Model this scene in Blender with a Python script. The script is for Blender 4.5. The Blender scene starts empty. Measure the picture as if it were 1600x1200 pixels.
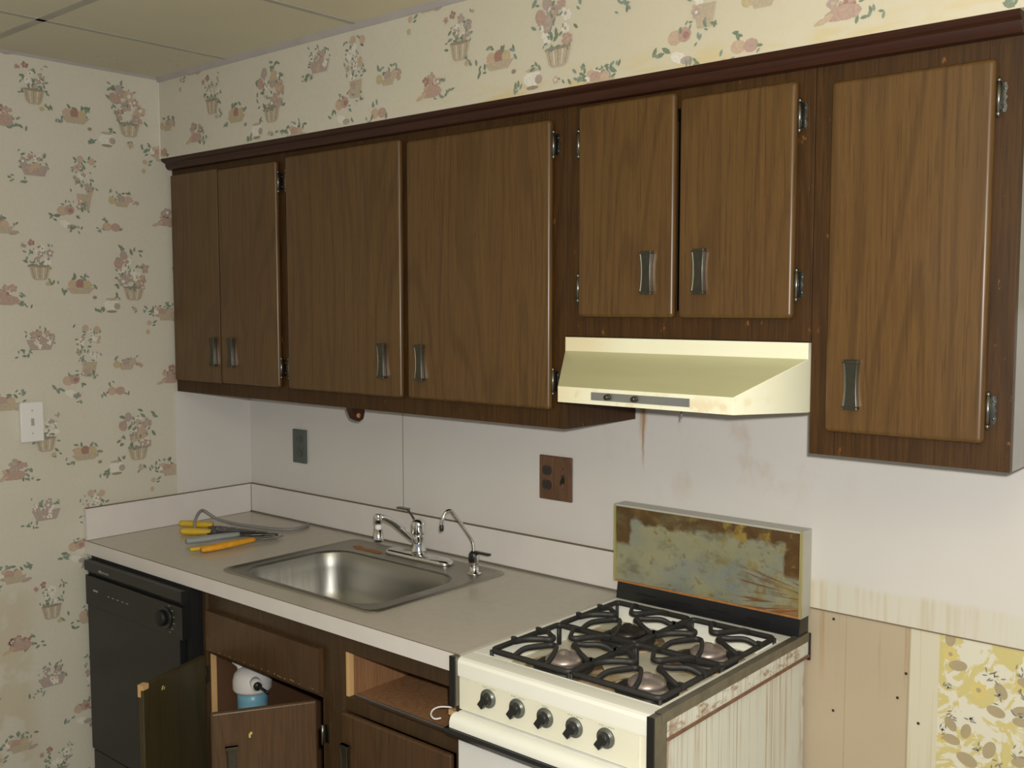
import bpy, bmesh, math, random
from mathutils import Vector, Matrix
PI = math.pi
C = bpy.context.scene.collection
sc = bpy.context.scene

# ---------------------------------------------------------------- camera
CAM = Vector((3.364462, -2.343361, 1.711169))
YAW, PITCH, ROLL, FPX = 0.7115, -0.076006, -0.000568, 1599.518
fw = Vector((-math.sin(YAW)*math.cos(PITCH), math.cos(YAW)*math.cos(PITCH), math.sin(PITCH)))
rt = fw.cross(Vector((0, 0, 1))).normalized(); up = rt.cross(fw)
rt2 = rt*math.cos(ROLL)+up*math.sin(ROLL); up2 = -rt*math.sin(ROLL)+up*math.cos(ROLL)
cd = bpy.data.cameras.new('camera'); cam = bpy.data.objects.new('camera', cd); C.objects.link(cam)
m = Matrix((rt2, up2, -fw)).transposed().to_4x4(); m.translation = CAM; cam.matrix_world = m
cd.sensor_fit = 'HORIZONTAL'; cd.sensor_width = 36; cd.lens = 36*FPX/1600; cd.clip_start = .05
sc.camera = cam
# ---------------------------------------------------------------- light
w = bpy.data.worlds.new('world'); sc.world = w; w.use_nodes = True
w.node_tree.nodes['Background'].inputs[0].default_value = (.88, .93, .95, 1)
w.node_tree.nodes['Background'].inputs[1].default_value = .27
ld = bpy.data.lights.new('flash', 'POINT'); ld.energy = 158; ld.shadow_soft_size = .018; ld.color = (1, .98, .925)
fl = bpy.data.objects.new('flash', ld); C.objects.link(fl); fl.location = CAM+rt*.035+up*.055
sc.view_settings.view_transform = 'Standard'; sc.view_settings.look = 'None'
sc.view_settings.gamma = 1; sc.view_settings.use_curve_mapping = False
sc.view_settings.exposure = 0.0

# ---------------------------------------------------------------- materials
class NT:
    def __init__(s, name):
        s.m = bpy.data.materials.new(name); s.m.use_nodes = True
        s.t = s.m.node_tree; s.b = s.t.nodes['Principled BSDF']
        g = s.t.nodes.new('ShaderNodeNewGeometry'); s.pos = g.outputs['Position']
        x = s.t.nodes.new('ShaderNodeSeparateXYZ'); s.t.links.new(s.pos, x.inputs[0])
        s.x, s.y, s.z = x.outputs
    def put(s, inp, v):
        if isinstance(v, (int, float)): inp.default_value = v
        elif isinstance(v, tuple): inp.default_value = v if len(v) == 4 or len(inp.default_value) == 3 else (*v, 1)
        else: s.t.links.new(v, inp)
    def math(s, op, a, b=0., c=0., clamp=False):
        n = s.t.nodes.new('ShaderNodeMath'); n.operation = op; n.use_clamp = clamp
        s.put(n.inputs[0], a); s.put(n.inputs[1], b); s.put(n.inputs[2], c); return n.outputs[0]
    def noise(s, vec=(1, 1, 1), scale=5., detail=3., rough=.5, dist=0., off=(0, 0, 0)):
        mp = s.t.nodes.new('ShaderNodeMapping'); mp.inputs['Scale'].default_value = vec; mp.inputs['Location'].default_value = off
        s.t.links.new(s.pos, mp.inputs[0])
        n = s.t.nodes.new('ShaderNodeTexNoise'); s.t.links.new(mp.outputs[0], n.inputs['Vector'])
        n.inputs['Scale'].default_value = scale; n.inputs['Detail'].default_value = detail
        n.inputs['Roughness'].default_value = rough; n.inputs['Distortion'].default_value = dist
        return n.outputs['Fac']
    def wave(s, vec, scale, dist, dscale=1., off=(0, 0, 0)):
        mp = s.t.nodes.new('ShaderNodeMapping'); mp.inputs['Scale'].default_value = vec; mp.inputs['Location'].default_value = off
        s.t.links.new(s.pos, mp.inputs[0])
        n = s.t.nodes.new('ShaderNodeTexWave'); n.wave_type = 'BANDS'; n.bands_direction = 'X'
        s.t.links.new(mp.outputs[0], n.inputs['Vector']); n.inputs['Scale'].default_value = scale
        n.inputs['Distortion'].default_value = dist; n.inputs['Detail'].default_value = 2; n.inputs['Detail Scale'].default_value = dscale
        return n.outputs['Fac']
    def rng(s, v, a, b, c=0., d=1.):
        n = s.t.nodes.new('ShaderNodeMapRange'); n.interpolation_type = 'SMOOTHSTEP'
        for i, q in enumerate((v, a, b, c, d)): s.put(n.inputs[i], q)
        return n.outputs[0]
    def mix(s, f, a, b):
        n = s.t.nodes.new('ShaderNodeMix'); n.data_type = 'RGBA'
        s.put(n.inputs[0], f); s.put(n.inputs[6], a); s.put(n.inputs[7], b); return n.outputs[2]
    def out(s, col, rough=.5, metal=0., bump=None, bs=.2, bd=.002, spec=.5, coat=0.):
        s.put(s.b.inputs['Base Color'], col); s.put(s.b.inputs['Roughness'], rough); s.put(s.b.inputs['Metallic'], metal)
        s.b.inputs['Specular IOR Level'].default_value = spec
        if coat: s.b.inputs['Coat Weight'].default_value = coat; s.b.inputs['Coat Roughness'].default_value = .15
        if bump is not None:
            n = s.t.nodes.new('ShaderNodeBump'); n.inputs['Strength'].default_value = bs; n.inputs['Distance'].default_value = bd
            s.t.links.new(bump, n.inputs['Height']); s.t.links.new(n.outputs[0], s.b.inputs['Normal'])
        return s.m
def var(name, c, rough=.5, metal=0., amt=.15, scale=12., **k):       # plain colour broken up by a little noise
    n = NT(name); f = n.noise((1, 1, 1), scale, 4)
    d = tuple(v*(1-amt) for v in c); e = tuple(min(1, v*(1+amt)) for v in c)
    return n.out(n.mix(f, d, e), rough, metal, **k)

def wood(name, c0, c1, c2, vec=(1, 1, 1), rough=.27, fleck=0., spec=.45):
    n = NT(name)
    fine = n.noise((vec[0]*110, vec[1]*110, vec[2]*4), 1.6, 5, .65)
    fig = n.math('SINE', n.math('MULTIPLY', n.noise((vec[0]*4.2, vec[1]*4.2, vec[2]*.42), 1., 1.5, .45, .3), 115.))
    pores = n.rng(n.noise((vec[0]*150, vec[1]*150, vec[2]*5), 1.6, 2, .6), .34, .46)
    big = n.noise((vec[0]*3, vec[1]*3, vec[2]*1.2), 1.4, 3)
    col = n.mix(n.rng(fine, .32, .68), c0, c1)
    col = n.mix(n.math('MULTIPLY', n.rng(fig, .35, 1.), .34), col, c2)
    col = n.mix(n.math('MULTIPLY', n.math('SUBTRACT', 1., pores), .5), col, c2)
    col = n.mix(n.math('MULTIPLY', n.rng(big, .35, .7), .14), col, c2)
    if fleck:
        fl = n.rng(n.noise((28, 28, 16), 1., 4, .7), .64, .72)
        col = n.mix(n.math('MULTIPLY', fl, fleck), col, (.26, .11, .03))
    return n.out(col, n.rng(big, .3, .7, rough, rough+.14), 0, fine, .12, .001, spec)

M = {}
M['door'] = wood('walnut_laminate', (.126, .066, .0185), (.102, .051, .0145), (.055, .026, .009))
M['frame'] = wood('stained_frame', (.070, .032, .0080), (.048, .021, .0055), (.024, .011, .004), spec=.25, fleck=.8, rough=.42)
M['trim'] = wood('red_brown_trim', (.050, .017, .009), (.036, .012, .007), (.022, .009, .006), (.02, 1, 25), spec=.3)
M['lowdoor'] = wood('dark_walnut_laminate', (.095, .050, .021), (.075, .038, .016), (.048, .024, .011))
M['lowframe'] = wood('dark_frame', (.065, .036, .015), (.048, .026, .011), (.030, .016, .008))
M['inner'] = wood('bare_particle_wood', (.36, .19, .085), (.27, .13, .055), (.19, .085, .035), rough=.7)
M['pale'] = var('raw_pine', (.58, .36, .16), .7)
M['olive'] = wood('door_back', (.062, .047, .020), (.050, .038, .016), (.036, .026, .012))
M['inside'] = var('cabinet_inside', (.10, .048, .022), .6)
M['side'] = var('cabinet_side_grey', (.33, .33, .32), .42)

def wallpaper():
    n = NT('cream_wallpaper')
    f = n.noise((1, 1, 1), 6, 4); g = n.noise((1, 1, 1), 90, 3)
    col = n.mix(f, (.60, .57, .475), (.655, .625, .53))
    col = n.mix(n.rng(g, .45, .75, 0., .25), col, (.56, .51, .40))
    # greasy yellowing just above the cabinet trim near the hood
    near = n.math('MULTIPLY', n.rng(n.z, 2.30, 2.235, 0., 1.), n.rng(n.x, 1.0, 1.7, 0., 1.))
    near = n.math('MULTIPLY', near, n.rng(n.noise((2, 2, 9), 4, 4), .42, .62))
    col = n.mix(n.math('MULTIPLY', near, .6), col, (.62, .47, .17))
    yel = n.math('MULTIPLY', n.rng(n.x, .8, 2.2, 0., .35), 1.)
    col = n.mix(yel, col, (.60, .52, .31))
    # old water mark low on the left wall
    low = n.math('MULTIPLY', n.rng(n.z, .83, .74), n.rng(n.y, -.82, -.92))
    low = n.math('MULTIPLY', low, n.rng(n.noise((1, 3, 3), 3, 3), .4, .5))
    col = n.mix(n.math('MULTIPLY', low, .4), col, (.50, .40, .24))
    return n.out(col, .55, 0, g, .1, .001, .3)
M['paper'] = wallpaper()
def ceiling():
    n = NT('ceiling_tile'); g = n.noise((1, 1, 1), 60, 4, .7); f = n.noise((1, 1, 1), 2.5, 4)
    col = n.mix(f, (.56, .535, .44), (.66, .62, .48))
    col = n.mix(n.rng(n.x, .4, 1.6, 0., .5), col, (.68, .61, .40))
    sp = n.math('MULTIPLY', n.rng(n.noise((22, 60, 30), 1, 2), .70, .74), n.math('MULTIPLY', n.rng(n.y, -.72, -.6), n.rng(n.x, .45, .35)))
    col = n.mix(n.math('MULTIPLY', sp, .8), col, (.16, .10, .06))
    return n.out(col, .85, 0, g, .35, .002, .2)
M['ceil'] = ceiling()
M['seam'] = var('ceiling_seam', (.40, .385, .33), .7)
M['mould'] = var('grey_moulding', (.40, .37, .36), .6)
M['corner'] = var('corner_cap', (.72, .70, .60), .5)
def laminate():
    n = NT('white_backsplash_laminate')
    f = n.noise((1, 1, 1), 5, 4); g = n.noise((1, 1, 1), 70, 2)
    col = n.mix(f, (.66, .63, .595), (.715, .685, .655)); 
    # grease tint around the hood and rust drips
    st = n.rng(n.noise((6, 6, 4), 1.3, 5, .6), .52, .72)
    a = n.math('MULTIPLY', n.rng(n.x, 1.55, 1.85), n.rng(n.x, 2.5, 2.2)); a = n.math('MULTIPLY', a, n.rng(n.z, 1.12, 1.3))
    col = n.mix(n.math('MULTIPLY', n.math('MULTIPLY', a, st), .35), col, (.50, .36, .20))
    xw = n.math('ADD', n.x, n.math('MULTIPLY', n.math('SUBTRACT', n.noise((1, 1, 18), 1, 2), .5), .012))
    d = n.rng(n.math('ABSOLUTE', n.math('SUBTRACT', xw, 1.822)), .006, .001)
    d = n.math('MULTIPLY', d, n.rng(n.z, 1.24, 1.36))
    col = n.mix(n.math('MULTIPLY', d, .85), col, (.44, .23, .08))
    d2 = n.rng(n.math('ABSOLUTE', n.math('SUBTRACT', xw, 1.82)), .016, .004); d2 = n.math('MULTIPLY', d2, n.rng(n.z, 1.33, 1.42))
    col = n.mix(n.math('MULTIPLY', d2, .6), col, (.38, .20, .08))
    # discoloured band along the lower edge right of the stove with brown runs
    b = n.math('MULTIPLY', n.rng(n.math('ADD', n.z, n.math('MULTIPLY', n.noise((9, 1, 1), 1, 3), .03)), 1.072, 1.05), n.rng(n.x, 2.28, 2.3))
    bc = n.mix(n.rng(n.noise((60, 1, 2.5), 1, 3), .45, .68), (.66, .63, .53), (.60, .53, .38))
    col = n.mix(n.math('MULTIPLY', b, n.rng(n.x, 3.0, 2.5, .45, .85)), col, bc)
    return n.out(col, .33, 0, g, .04, .001, .5)
M['lam'] = laminate()
M['counter'] = var('counter_laminate', (.52, .475, .405), .22, amt=.06, scale=40)
M['edge'] = var('counter_edge', (.72, .68, .655), .35, amt=.06)
M['seamline'] = var('brown_seam', (.20, .15, .09), .7)
M['caulk'] = var('grey_caulk', (.16, .145, .12), .7)
def drywall():
    n = NT('tan_drywall'); f = n.noise((1, 1, 1), 4, 4)
    col = n.mix(f, (.45, .37, .26), (.52, .435, .315))
    run = n.math('MULTIPLY', n.rng(n.noise((75, 1, 1.6), 1, 3), .56, .68), n.rng(n.z, .74, .97))
    col = n.mix(n.math('MULTIPLY', run, .55), col, (.40, .22, .09))
    return n.out(col, .75, 0, f, .1, .002, .2)
M['dry'] = drywall()
def palestrip():
    n = NT('pale_plaster'); run = n.math('MULTIPLY', n.rng(n.noise((80, 1, 1.2), 1, 3), .55, .66), .45)
    return n.out(n.mix(run, (.64, .60, .47), (.52, .42, .24)), .6)
M['strip'] = palestrip()
def yellowpaper():
    n = NT('yellow_floral_paper'); f = n.noise((1, 1, 1), 16, 4, .6, 1.2)
    col = n.mix(n.rng(f, .47, .53), (.70, .67, .56), (.60, .52, .22))
    run = n.math('MULTIPLY', n.rng(n.noise((60, 1, 1.2), 1, 3), .6, .7), .4)
    return n.out(n.mix(run, col, (.52, .42, .2)), .6)
M['ypaper'] = yellowpaper()
M['taupe'] = var('taupe_leaf_print', (.40, .33, .20), .6)
M['yflower'] = var('yellow_flower_print', (.64, .52, .19), .6)
M['sprig'] = var('grey_sprig_print', (.24, .23, .20), .6)
M['hole'] = var('nail_hole', (.03, .025, .02), .9)
PAL = dict(pink=(.44, .29, .24), peach=(.52, .38, .27), red=(.33, .16, .13), white=(.74, .71, .63), green=(.13, .19, .12),
           teal=(.18, .25, .21), tan=(.46, .38, .27), mauve=(.40, .31, .28), ochre=(.50, .40, .22), shade=(.27, .22, .16), sky=(.42, .47, .46))
for k, v in PAL.items(): M['p_'+k] = var('print_'+k, tuple(v[q]*.86+(.62, .58, .48)[q]*.14*.9 for q in range(3)), .6, amt=.25, scale=160)
def steel(name, c, r, vec=(2, 60, 2)):
    n = NT(name); f = n.noise(vec, 3, 3)
    return n.out(n.mix(f, tuple(v*.85 for v in c), c), n.rng(f, .3, .7, r, r+.10), 1.)
M['sink'] = steel('brushed_stainless', (.42, .41, .375), .37)
M['sinkrim'] = steel('stainless_rim', (.44, .42, .37), .34)
M['chrome'] = var('chrome', (.80, .80, .80), .10, 1., amt=.04)
M['dullchrome'] = var('tarnished_chrome', (.22, .22, .20), .3, 1., amt=.3, scale=80)
M['bronze'] = var('dark_bronze', (.085, .080, .058), .35, .8, amt=.3, scale=60)
M['brownrust'] = var('brown_grease_line', (.20, .10, .055), .7, amt=.5, scale=40)
M['rust'] = var('rust', (.40, .17, .05), .8, amt=.5, scale=60)
M['hood'] = None
def hood():
    n = NT('cream_hood_enamel'); f = n.noise((1, 1, 1), 7, 5)
    col = n.mix(f, (.84, .82, .60), (.90, .89, .72))
    st = n.math('MULTIPLY', n.rng(n.noise((1, 1, 1), 22, 4), .5, .68), n.rng(n.z, 1.54, 1.49))
    col = n.mix(n.math('MULTIPLY', st, .45), col, (.62, .36, .12))
    l = n.math('MULTIPLY', n.rng(n.x, 2.02, 1.85), .5); col = n.mix(l, col, (.74, .58, .30))
    return n.out(col, .28, 0, None)
M['hood'] = hood()
def hoodtop():  # hood enamel painted darker: shade of the upturned slope put into its colour
    n = NT('shaded_hood_slope'); f = n.noise((2, 8, 8), 3, 5)
    return n.out(n.mix(f, (.50, .49, .27), (.58, .57, .36)), .36)
M['hoodslope'] = hoodtop()
def enamel():
    n = NT('white_enamel'); f = n.noise((1, 1, 1), 9, 4)
    col = n.mix(f, (.86, .86, .77), (.91, .91, .84))
    return n.out(col, .22, 0, None)
M['enamel'] = enamel()
def ctrl():
    n = NT('cream_control_panel'); f = n.noise((1, 1, 1), 12, 5)
    col = n.mix(f, (.78, .76, .60), (.85, .83, .70))
    return n.out(col, .3)
M['ctrl'] = ctrl()
M['ovendoor'] = var('oven_door_white', (.74, .74, .72), .25, amt=.04)
def stoveside():
    n = NT('rust_streaked_enamel'); f = n.noise((1, 1, 1), 9, 4)
    col = n.mix(f, (.70, .71, .64), (.77, .78, .71))
    s1 = n.noise((1, 55, 1.3), 1.6, 4, .65)
    dn = n.rng(n.z, .35, .88, .15, 1.)
    col = n.mix(n.math('MULTIPLY', n.rng(s1, .50, .72), n.math('MULTIPLY', dn, n.rng(n.noise((1, 7, .5), 1, 2), .4, .6, .2, .9))), col, (.46, .31, .14))
    s2 = n.noise((1, 130, 1.0), 1.2, 3, .6, off=(3, 0, 0))
    col = n.mix(n.math('MULTIPLY', n.rng(s2, .60, .70), n.math('MULTIPLY', dn, .7)), col, (.33, .17, .06))
    e = n.math('ADD', n.rng(n.y, -.60, -.655), n.rng(n.y, -.05, -.005))
    col = n.mix(n.math('MULTIPLY', n.math('MULTIPLY', e, n.rng(n.noise((1, 20, 6), 2, 4), .4, .6)), .8), col, (.30, .14, .05))
    top = n.math('MULTIPLY', n.rng(n.z, .845, .872), n.rng(n.noise((1, 14, 30), 2, 5, .7), .50, .66))
    col = n.mix(n.math('MULTIPLY', top, .8), col, (.27, .15, .07))
    return n.out(col, .38, 0, s1, .1, .001)
M['sside'] = stoveside()
def guard():
    n = NT('grease_baked_metal')
    f = n.noise((1, 1, 1), 10, 5, .6)
    col = n.mix(n.rng(f, .35, .65), (.36, .39, .34), (.46, .45, .28))
    zz = n.math('ADD', n.z, n.math('MULTIPLY', n.math('SUBTRACT', n.noise((1, 1, 1), 26, 4), .5), .06))
    xx = n.math('ADD', n.x, n.math('MULTIPLY', n.math('SUBTRACT', n.noise((1, 1, 1), 26, 4, off=(5, 1, 2)), .5), .05))
    brown = n.math('MAXIMUM', n.rng(zz, 1.122, 1.14), n.math('MULTIPLY', n.rng(xx, 2.262, 2.275), n.rng(n.z, 1.04, 1.06)))
    brown = n.math('MAXIMUM', brown, n.math('MULTIPLY', n.rng(xx, 1.822, 1.808), n.rng(n.z, 1.055, 1.07)))
    col = n.mix(brown, col, n.mix(n.noise((1, 1, 1), 30, 4), (.05, .032, .012), (.17, .09, .03)))
    col = n.mix(n.math('MULTIPLY', n.rng(n.noise((1, 1, 1.6), 8, 5, .65, off=(4, 4, 4)), .50, .66), .6), col, (.17, .15, .07))
    col = n.mix(n.math('MULTIPLY', n.rng(n.noise((1, 1, 1), 22, 5, .6, off=(7, 1, 4)), .54, .66), n.rng(n.x, 1.95, 2.15, .15, .7)), col, (.42, .30, .06))
    # burnt fan of runs on the right
    dx = n.math('SUBTRACT', n.x, 2.42); dz = n.math('SUBTRACT', n.z, 1.005)
    ang = n.math('ARCTAN2', dz, dx)
    cb = n.t.nodes.new('ShaderNodeCombineXYZ'); n.put(cb.inputs[0], n.math('MULTIPLY', ang, 26.)); n.put(cb.inputs[1], n.math('MULTIPLY', n.x, 7.))
    nz = n.t.nodes.new('ShaderNodeTexNoise'); n.t.links.new(cb.outputs[0], nz.inputs['Vector']); nz.inputs['Scale'].default_value = 1; nz.inputs['Detail'].default_value = 4
    fan = n.math('MULTIPLY', n.rng(nz.outputs['Fac'], .50, .62), n.math('MULTIPLY', n.rng(n.x, 2.12, 2.17), n.rng(n.z, 1.075, 1.05)))
    col = n.mix(n.math('MULTIPLY', fan, .85), col, (.27, .09, .02))
    bot = n.math('MULTIPLY', n.rng(n.x, 2.21, 2.29), n.rng(zz, .995, .965)); col = n.mix(n.math('MULTIPLY', bot, .7), col, (.42, .15, .03))
    sp = n.rng(n.noise((1, 1, 1), 45, 3, off=(2, 2, 2)), .64, .70); col = n.mix(n.math('MULTIPLY', sp, .5), col, (.28, .17, .04))
    return n.out(col, n.rng(f, .3, .7, .26, .42), n.math('SUBTRACT', .5, n.math('MULTIPLY', brown, .45)), zz, .1, .002)
M['guard'] = guard()
M['guardside'] = var('grey_guard_side', (.50, .49, .42), .4, amt=.08)
M['guardedge'] = var('yellowed_edge', (.52, .46, .20), .3, .4)
M['black'] = var('black_enamel', (.012, .012, .013), .25, amt=.4)
M['iron'] = var('cast_iron', (.022, .021, .020), .55, amt=.4, scale=60)
M['burn'] = None
def burnt():
    n = NT('burnt_bowl'); f = n.noise((1, 1, 1), 30, 5, .65)
    return n.out(n.mix(n.rng(f, .38, .6), (.58, .44, .27), (.16, .08, .035)), .4)
M['burn'] = burnt()
def well():
    n = NT('stained_cooktop_well'); f = n.noise((1, 1, 1), 9, 5, .6)
    return n.out(n.mix(n.rng(f, .48, .68), (.70, .66, .52), (.50, .34, .17)), .3)
M['well'] = well()
M['burner'] = var('burner_cap_aluminium', (.50, .42, .38), .38, .7, amt=.35, scale=45)
M['burnerdark'] = var('blackened_burner_cap', (.05, .04, .035), .35, .5, amt=.5, scale=45)
M['capside'] = var('worn_grey_metal', (.21, .19, .15), .35, .6, amt=.4, scale=30)
M['knobskirt'] = var('knob_skirt_grey', (.14, .15, .13), .35, .3)
M['knob'] = var('knob_black', (.018, .019, .018), .35)
M['dw'] = var('dishwasher_black', (.010, .011, .011), .36, amt=.3, scale=5)
M['dw2'] = var('dishwasher_trim_black', (.015, .016, .016), .34)
M['dwdark'] = var('dishwasher_gap_black', (.006, .006, .006), .6)
M['grey'] = var('grey_mark', (.34, .34, .33), .5)
M['plate'] = var('label_plate_metal', (.42, .43, .42), .3, .8)
M['greenplate'] = var('grey_green_plate', (.085, .105, .095), .4)
M['brownplate'] = wood('brown_wood_plate', (.17, .085, .045), (.12, .058, .030), (.07, .034, .02), rough=.4)
M['socket'] = var('dark_socket', (.03, .026, .022), .35)
M['white'] = var('white_plastic', (.78, .78, .76), .35, amt=.03)
M['toggle'] = var('grey_toggle', (.42, .42, .40), .4)
M['yellow'] = var('yellow_grip', (.70, .46, .03), .45)
M['orange'] = var('orange_grip', (.78, .36, .02), .5, amt=.3, scale=50)
M['greygrip'] = var('grey_grip', (.30, .33, .33), .45)
M['tool'] = var('dark_tool_steel', (.07, .068, .065), .4, .7, amt=.4, scale=60)
M['toolsteel'] = var('bare_tool_steel', (.42, .41, .38), .3, .9)
M['cable'] = var('grey_cable', (.24, .235, .23), .5)
M['blue'] = var('blue_plastic', (.16, .36, .48), .35)
M['offwhite'] = var('offwhite_plastic', (.74, .71, .68), .45, amt=.12)
M['floor'] = var('floor_vinyl', (.33, .28, .21), .45, scale=3)
M['yellowchip'] = var('chipped_pale_wood', (.55, .45, .14), .8)

# ---------------------------------------------------------------- mesh builder
class MB:
    def __init__(s): s.v = []; s.f = []; s.fm = []; s.sm = []; s.T = None
    def add(s, vs, fs, mat=0, smooth=False):
        o = len(s.v)
        s.v += [(s.T @ Vector(p)) if s.T else Vector(p) for p in vs]
        for f in fs: s.f.append([i+o for i in f]); s.fm.append(mat); s.sm.append(smooth)
        return s
    def box(s, x0, x1, y0, y1, z0, z1, mat=0):
        vs = [(x, y, z) for x in (x0, x1) for y in (y0, y1) for z in (z0, z1)]
        return s.add(vs, [(0, 1, 3, 2), (4, 6, 7, 5), (0, 4, 5, 1), (2, 3, 7, 6), (0, 2, 6, 4), (1, 5, 7, 3)], mat)
    def poly(s, pts, mat=0): return s.add(pts, [tuple(range(len(pts)))], mat)
    def prism(s, a, b, mat=0, smooth=False):                           # two matching rings
        n = len(a); fs = [tuple(reversed(range(n))), tuple(range(n, 2*n))]
        s.add(list(a)+list(b), fs, mat, False)
        o = len(s.v)-2*n
        for i in range(n):
            j = (i+1) % n; s.f.append([o+i, o+j, o+n+j, o+n+i]); s.fm.append(mat); s.sm.append(smooth)
        return s
    def rings(s, R, mat=0, smooth=True, cap=True):
        n = len(R[0]); vs = [p for r in R for p in r]; fs = []
        for k in range(len(R)-1):
            for i in range(n):
                j = (i+1) % n; fs.append((k*n+i, k*n+j, (k+1)*n+j, (k+1)*n+i))
        if cap: fs += [tuple(reversed(range(n))), tuple(range((len(R)-1)*n, len(R)*n))]
        return s.add(vs, fs, mat, smooth)
    def tube(s, pts, r, mat=0, seg=10, flat=None):
        P = [Vector(p) for p in pts]; R = []; n0 = None
        rr = r if isinstance(r, (list, tuple)) else [r]*len(P)
        for i, p in enumerate(P):
            t = (P[min(i+1, len(P)-1)]-P[max(i-1, 0)]).normalized()
            if n0 is None:
                n0 = t.cross(Vector((0, 0, 1)))
                if n0.length < .1: n0 = t.cross(Vector((0, 1, 0)))
            n0 = (n0-t*n0.dot(t)).normalized(); b = t.cross(n0)
            fy = flat if flat else 1
            R.append([p+n0*math.cos(a)*rr[i]+b*math.sin(a)*rr[i]*fy for a in [2*PI*k/seg for k in range(seg)]])
        return s.rings(R, mat)
    def lathe(s, prof, c, ax='z', mat=0, seg=24, cap=True, smooth=True):  # prof: (radius, height)
        R = []
        for r, h in prof:
            q = []
            for k in range(seg):
                a = 2*PI*k/seg; u, v = r*math.cos(a), r*math.sin(a)
                q.append((c[0]+u, c[1]+v, c[2]+h) if ax == 'z' else (c[0]+u, c[1]+h, c[2]+v) if ax == 'y' else (c[0]+h, c[1]+u, c[2]+v))
            R.append(q)
        return s.rings(R, mat, smooth, cap)
    def build(s, name, mats, parent=None, bevel=0., seg=2, loc=None, fix=True, label=None, smoothall=False):
        if isinstance(mats, str): mats = [mats]
        xs = [p.x for p in s.v]; ys = [p.y for p in s.v]; zs = [p.z for p in s.v]
        o = Vector(loc) if loc else Vector(((min(xs)+max(xs))/2, (min(ys)+max(ys))/2, min(zs)))
        me = bpy.data.meshes.new(name); me.from_pydata([p-o for p in s.v], [], s.f)
        for k in mats: me.materials.append(M[k])
        me.polygons.foreach_set('material_index', s.fm)
        me.polygons.foreach_set('use_smooth', [bool(q) or smoothall for q in s.sm])
        if fix:
            bm = bmesh.new(); bm.from_mesh(me); bmesh.ops.remove_doubles(bm, verts=bm.verts, dist=1e-6)
            bmesh.ops.recalc_face_normals(bm, faces=bm.faces); bm.to_mesh(me); bm.free()
        ob = bpy.data.objects.new(name, me); C.objects.link(ob)
        WL[ob.name] = o
        if parent: ob.parent = parent; ob.location = o-WL[parent.name]
        else: ob.location = o
        if bevel:
            md = ob.modifiers.new('bevel', 'BEVEL'); md.width = bevel; md.segments = seg; md.limit_method = 'ANGLE'; md.angle_limit = .7
            md.use_clamp_overlap = True; md.harden_normals = False
            for p in me.polygons: p.use_smooth = True
            es = ob.modifiers.new('wn', 'WEIGHTED_NORMAL'); es.keep_sharp = False
        if label: ob['label'] = label
        return ob
WL = {}
def thing(name, label, cat, loc, group=None):
    o = bpy.data.objects.new(name, None); C.objects.link(o); o.location = loc; WL[o.name] = Vector(loc)
    o.empty_display_size = .05; o['label'] = label; o['category'] = cat
    if group: o['group'] = group
    return o
def tag(o, label, cat, group=None):
    o['label'] = label; o['category'] = cat
    if group: o['group'] = group
    return o
def struct(o): o['kind'] = 'structure'; return o
def box(name, mat, parent, x0, x1, y0, y1, z0, z1, bevel=0., **k): return MB().box(x0, x1, y0, y1, z0, z1).build(name, mat, parent, bevel, **k)
def rrect(x0, x1, y0, y1, r, z, n=6):
    P = []
    for cx, cy, a0 in ((x1-r, y1-r, 0), (x0+r, y1-r, PI/2), (x0+r, y0+r, PI), (x1-r, y0+r, 1.5*PI)):
        for k in range(n+1):
            a = a0+PI/2*k/n; P.append((cx+r*math.cos(a), cy+r*math.sin(a), z))
    return P
def bez(P, n=10):                                                       # Catmull-Rom through the points
    P = [Vector(p) for p in P]; Q = [P[0]*2-P[1]]+P+[P[-1]*2-P[-2]]; o = []
    for i in range(1, len(Q)-2):
        for k in range(n):
            t = k/n; a, b, c, d = Q[i-1:i+3]
            o.append(.5*((2*b)+(c-a)*t+(2*a-5*b+4*c-d)*t*t+(3*b-a-3*c+d)*t**3))
    return o+[P[-1]]

# ---------------------------------------------------------------- printed motifs of the wallpaper
random.seed(7)
RN = random.Random(11)
def ell(u, v, a, b, rot, col, n=9, jag=0.):
    p = []
    for k in range(n):
        t = 2*PI*k/n; r = 1+RN.uniform(-jag, jag); x, y = a*r*math.cos(t), b*r*math.sin(t)
        p.append((u+x*math.cos(rot)-y*math.sin(rot), v+x*math.sin(rot)+y*math.cos(rot)))
    return (p, col)
def leaf(u, v, l, rot, col, w=.38):
    q = [(-.5, 0), (-.2, -w*.5), (.15, -w*.5), (.5, 0), (.15, w*.5), (-.2, w*.5)]
    return ([(u+l*(x*math.cos(rot)-y*math.sin(rot)), v+l*(x*math.sin(rot)+y*math.cos(rot))) for x, y in q], col)
def flower(u, v, r, c1, c2):
    o = [ell(u+r*.55*math.cos(a), v+r*.55*math.sin(a), r*.55, r*.42, a, c1, 7) for a in [2*PI*k/5+RN.random() for k in range(5)]]
    return o+[ell(u, v, r*.35, r*.35, 0, c2, 7)]
def leaves(u, v, sx, sy, n, l=.016, cols=('green', 'teal')):
    return [leaf(u+RN.uniform(-sx, sx), v+RN.uniform(-sy, sy), l*RN.uniform(.7, 1.3), RN.uniform(0, PI), RN.choice(cols)) for _ in range(n)]
def blooms(u, v, sx, sy, n, r, cols):
    o = []
    for _ in range(n):
        a = RN.uniform(0, 2*PI); q = math.sqrt(RN.random()); c = RN.choice(cols)
        o += flower(u+sx*q*math.cos(a), v+sy*q*math.sin(a), r*RN.uniform(.7, 1.2), c, RN.choice(['ochre', 'tan', 'mauve', 'white']))
    return o
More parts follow.
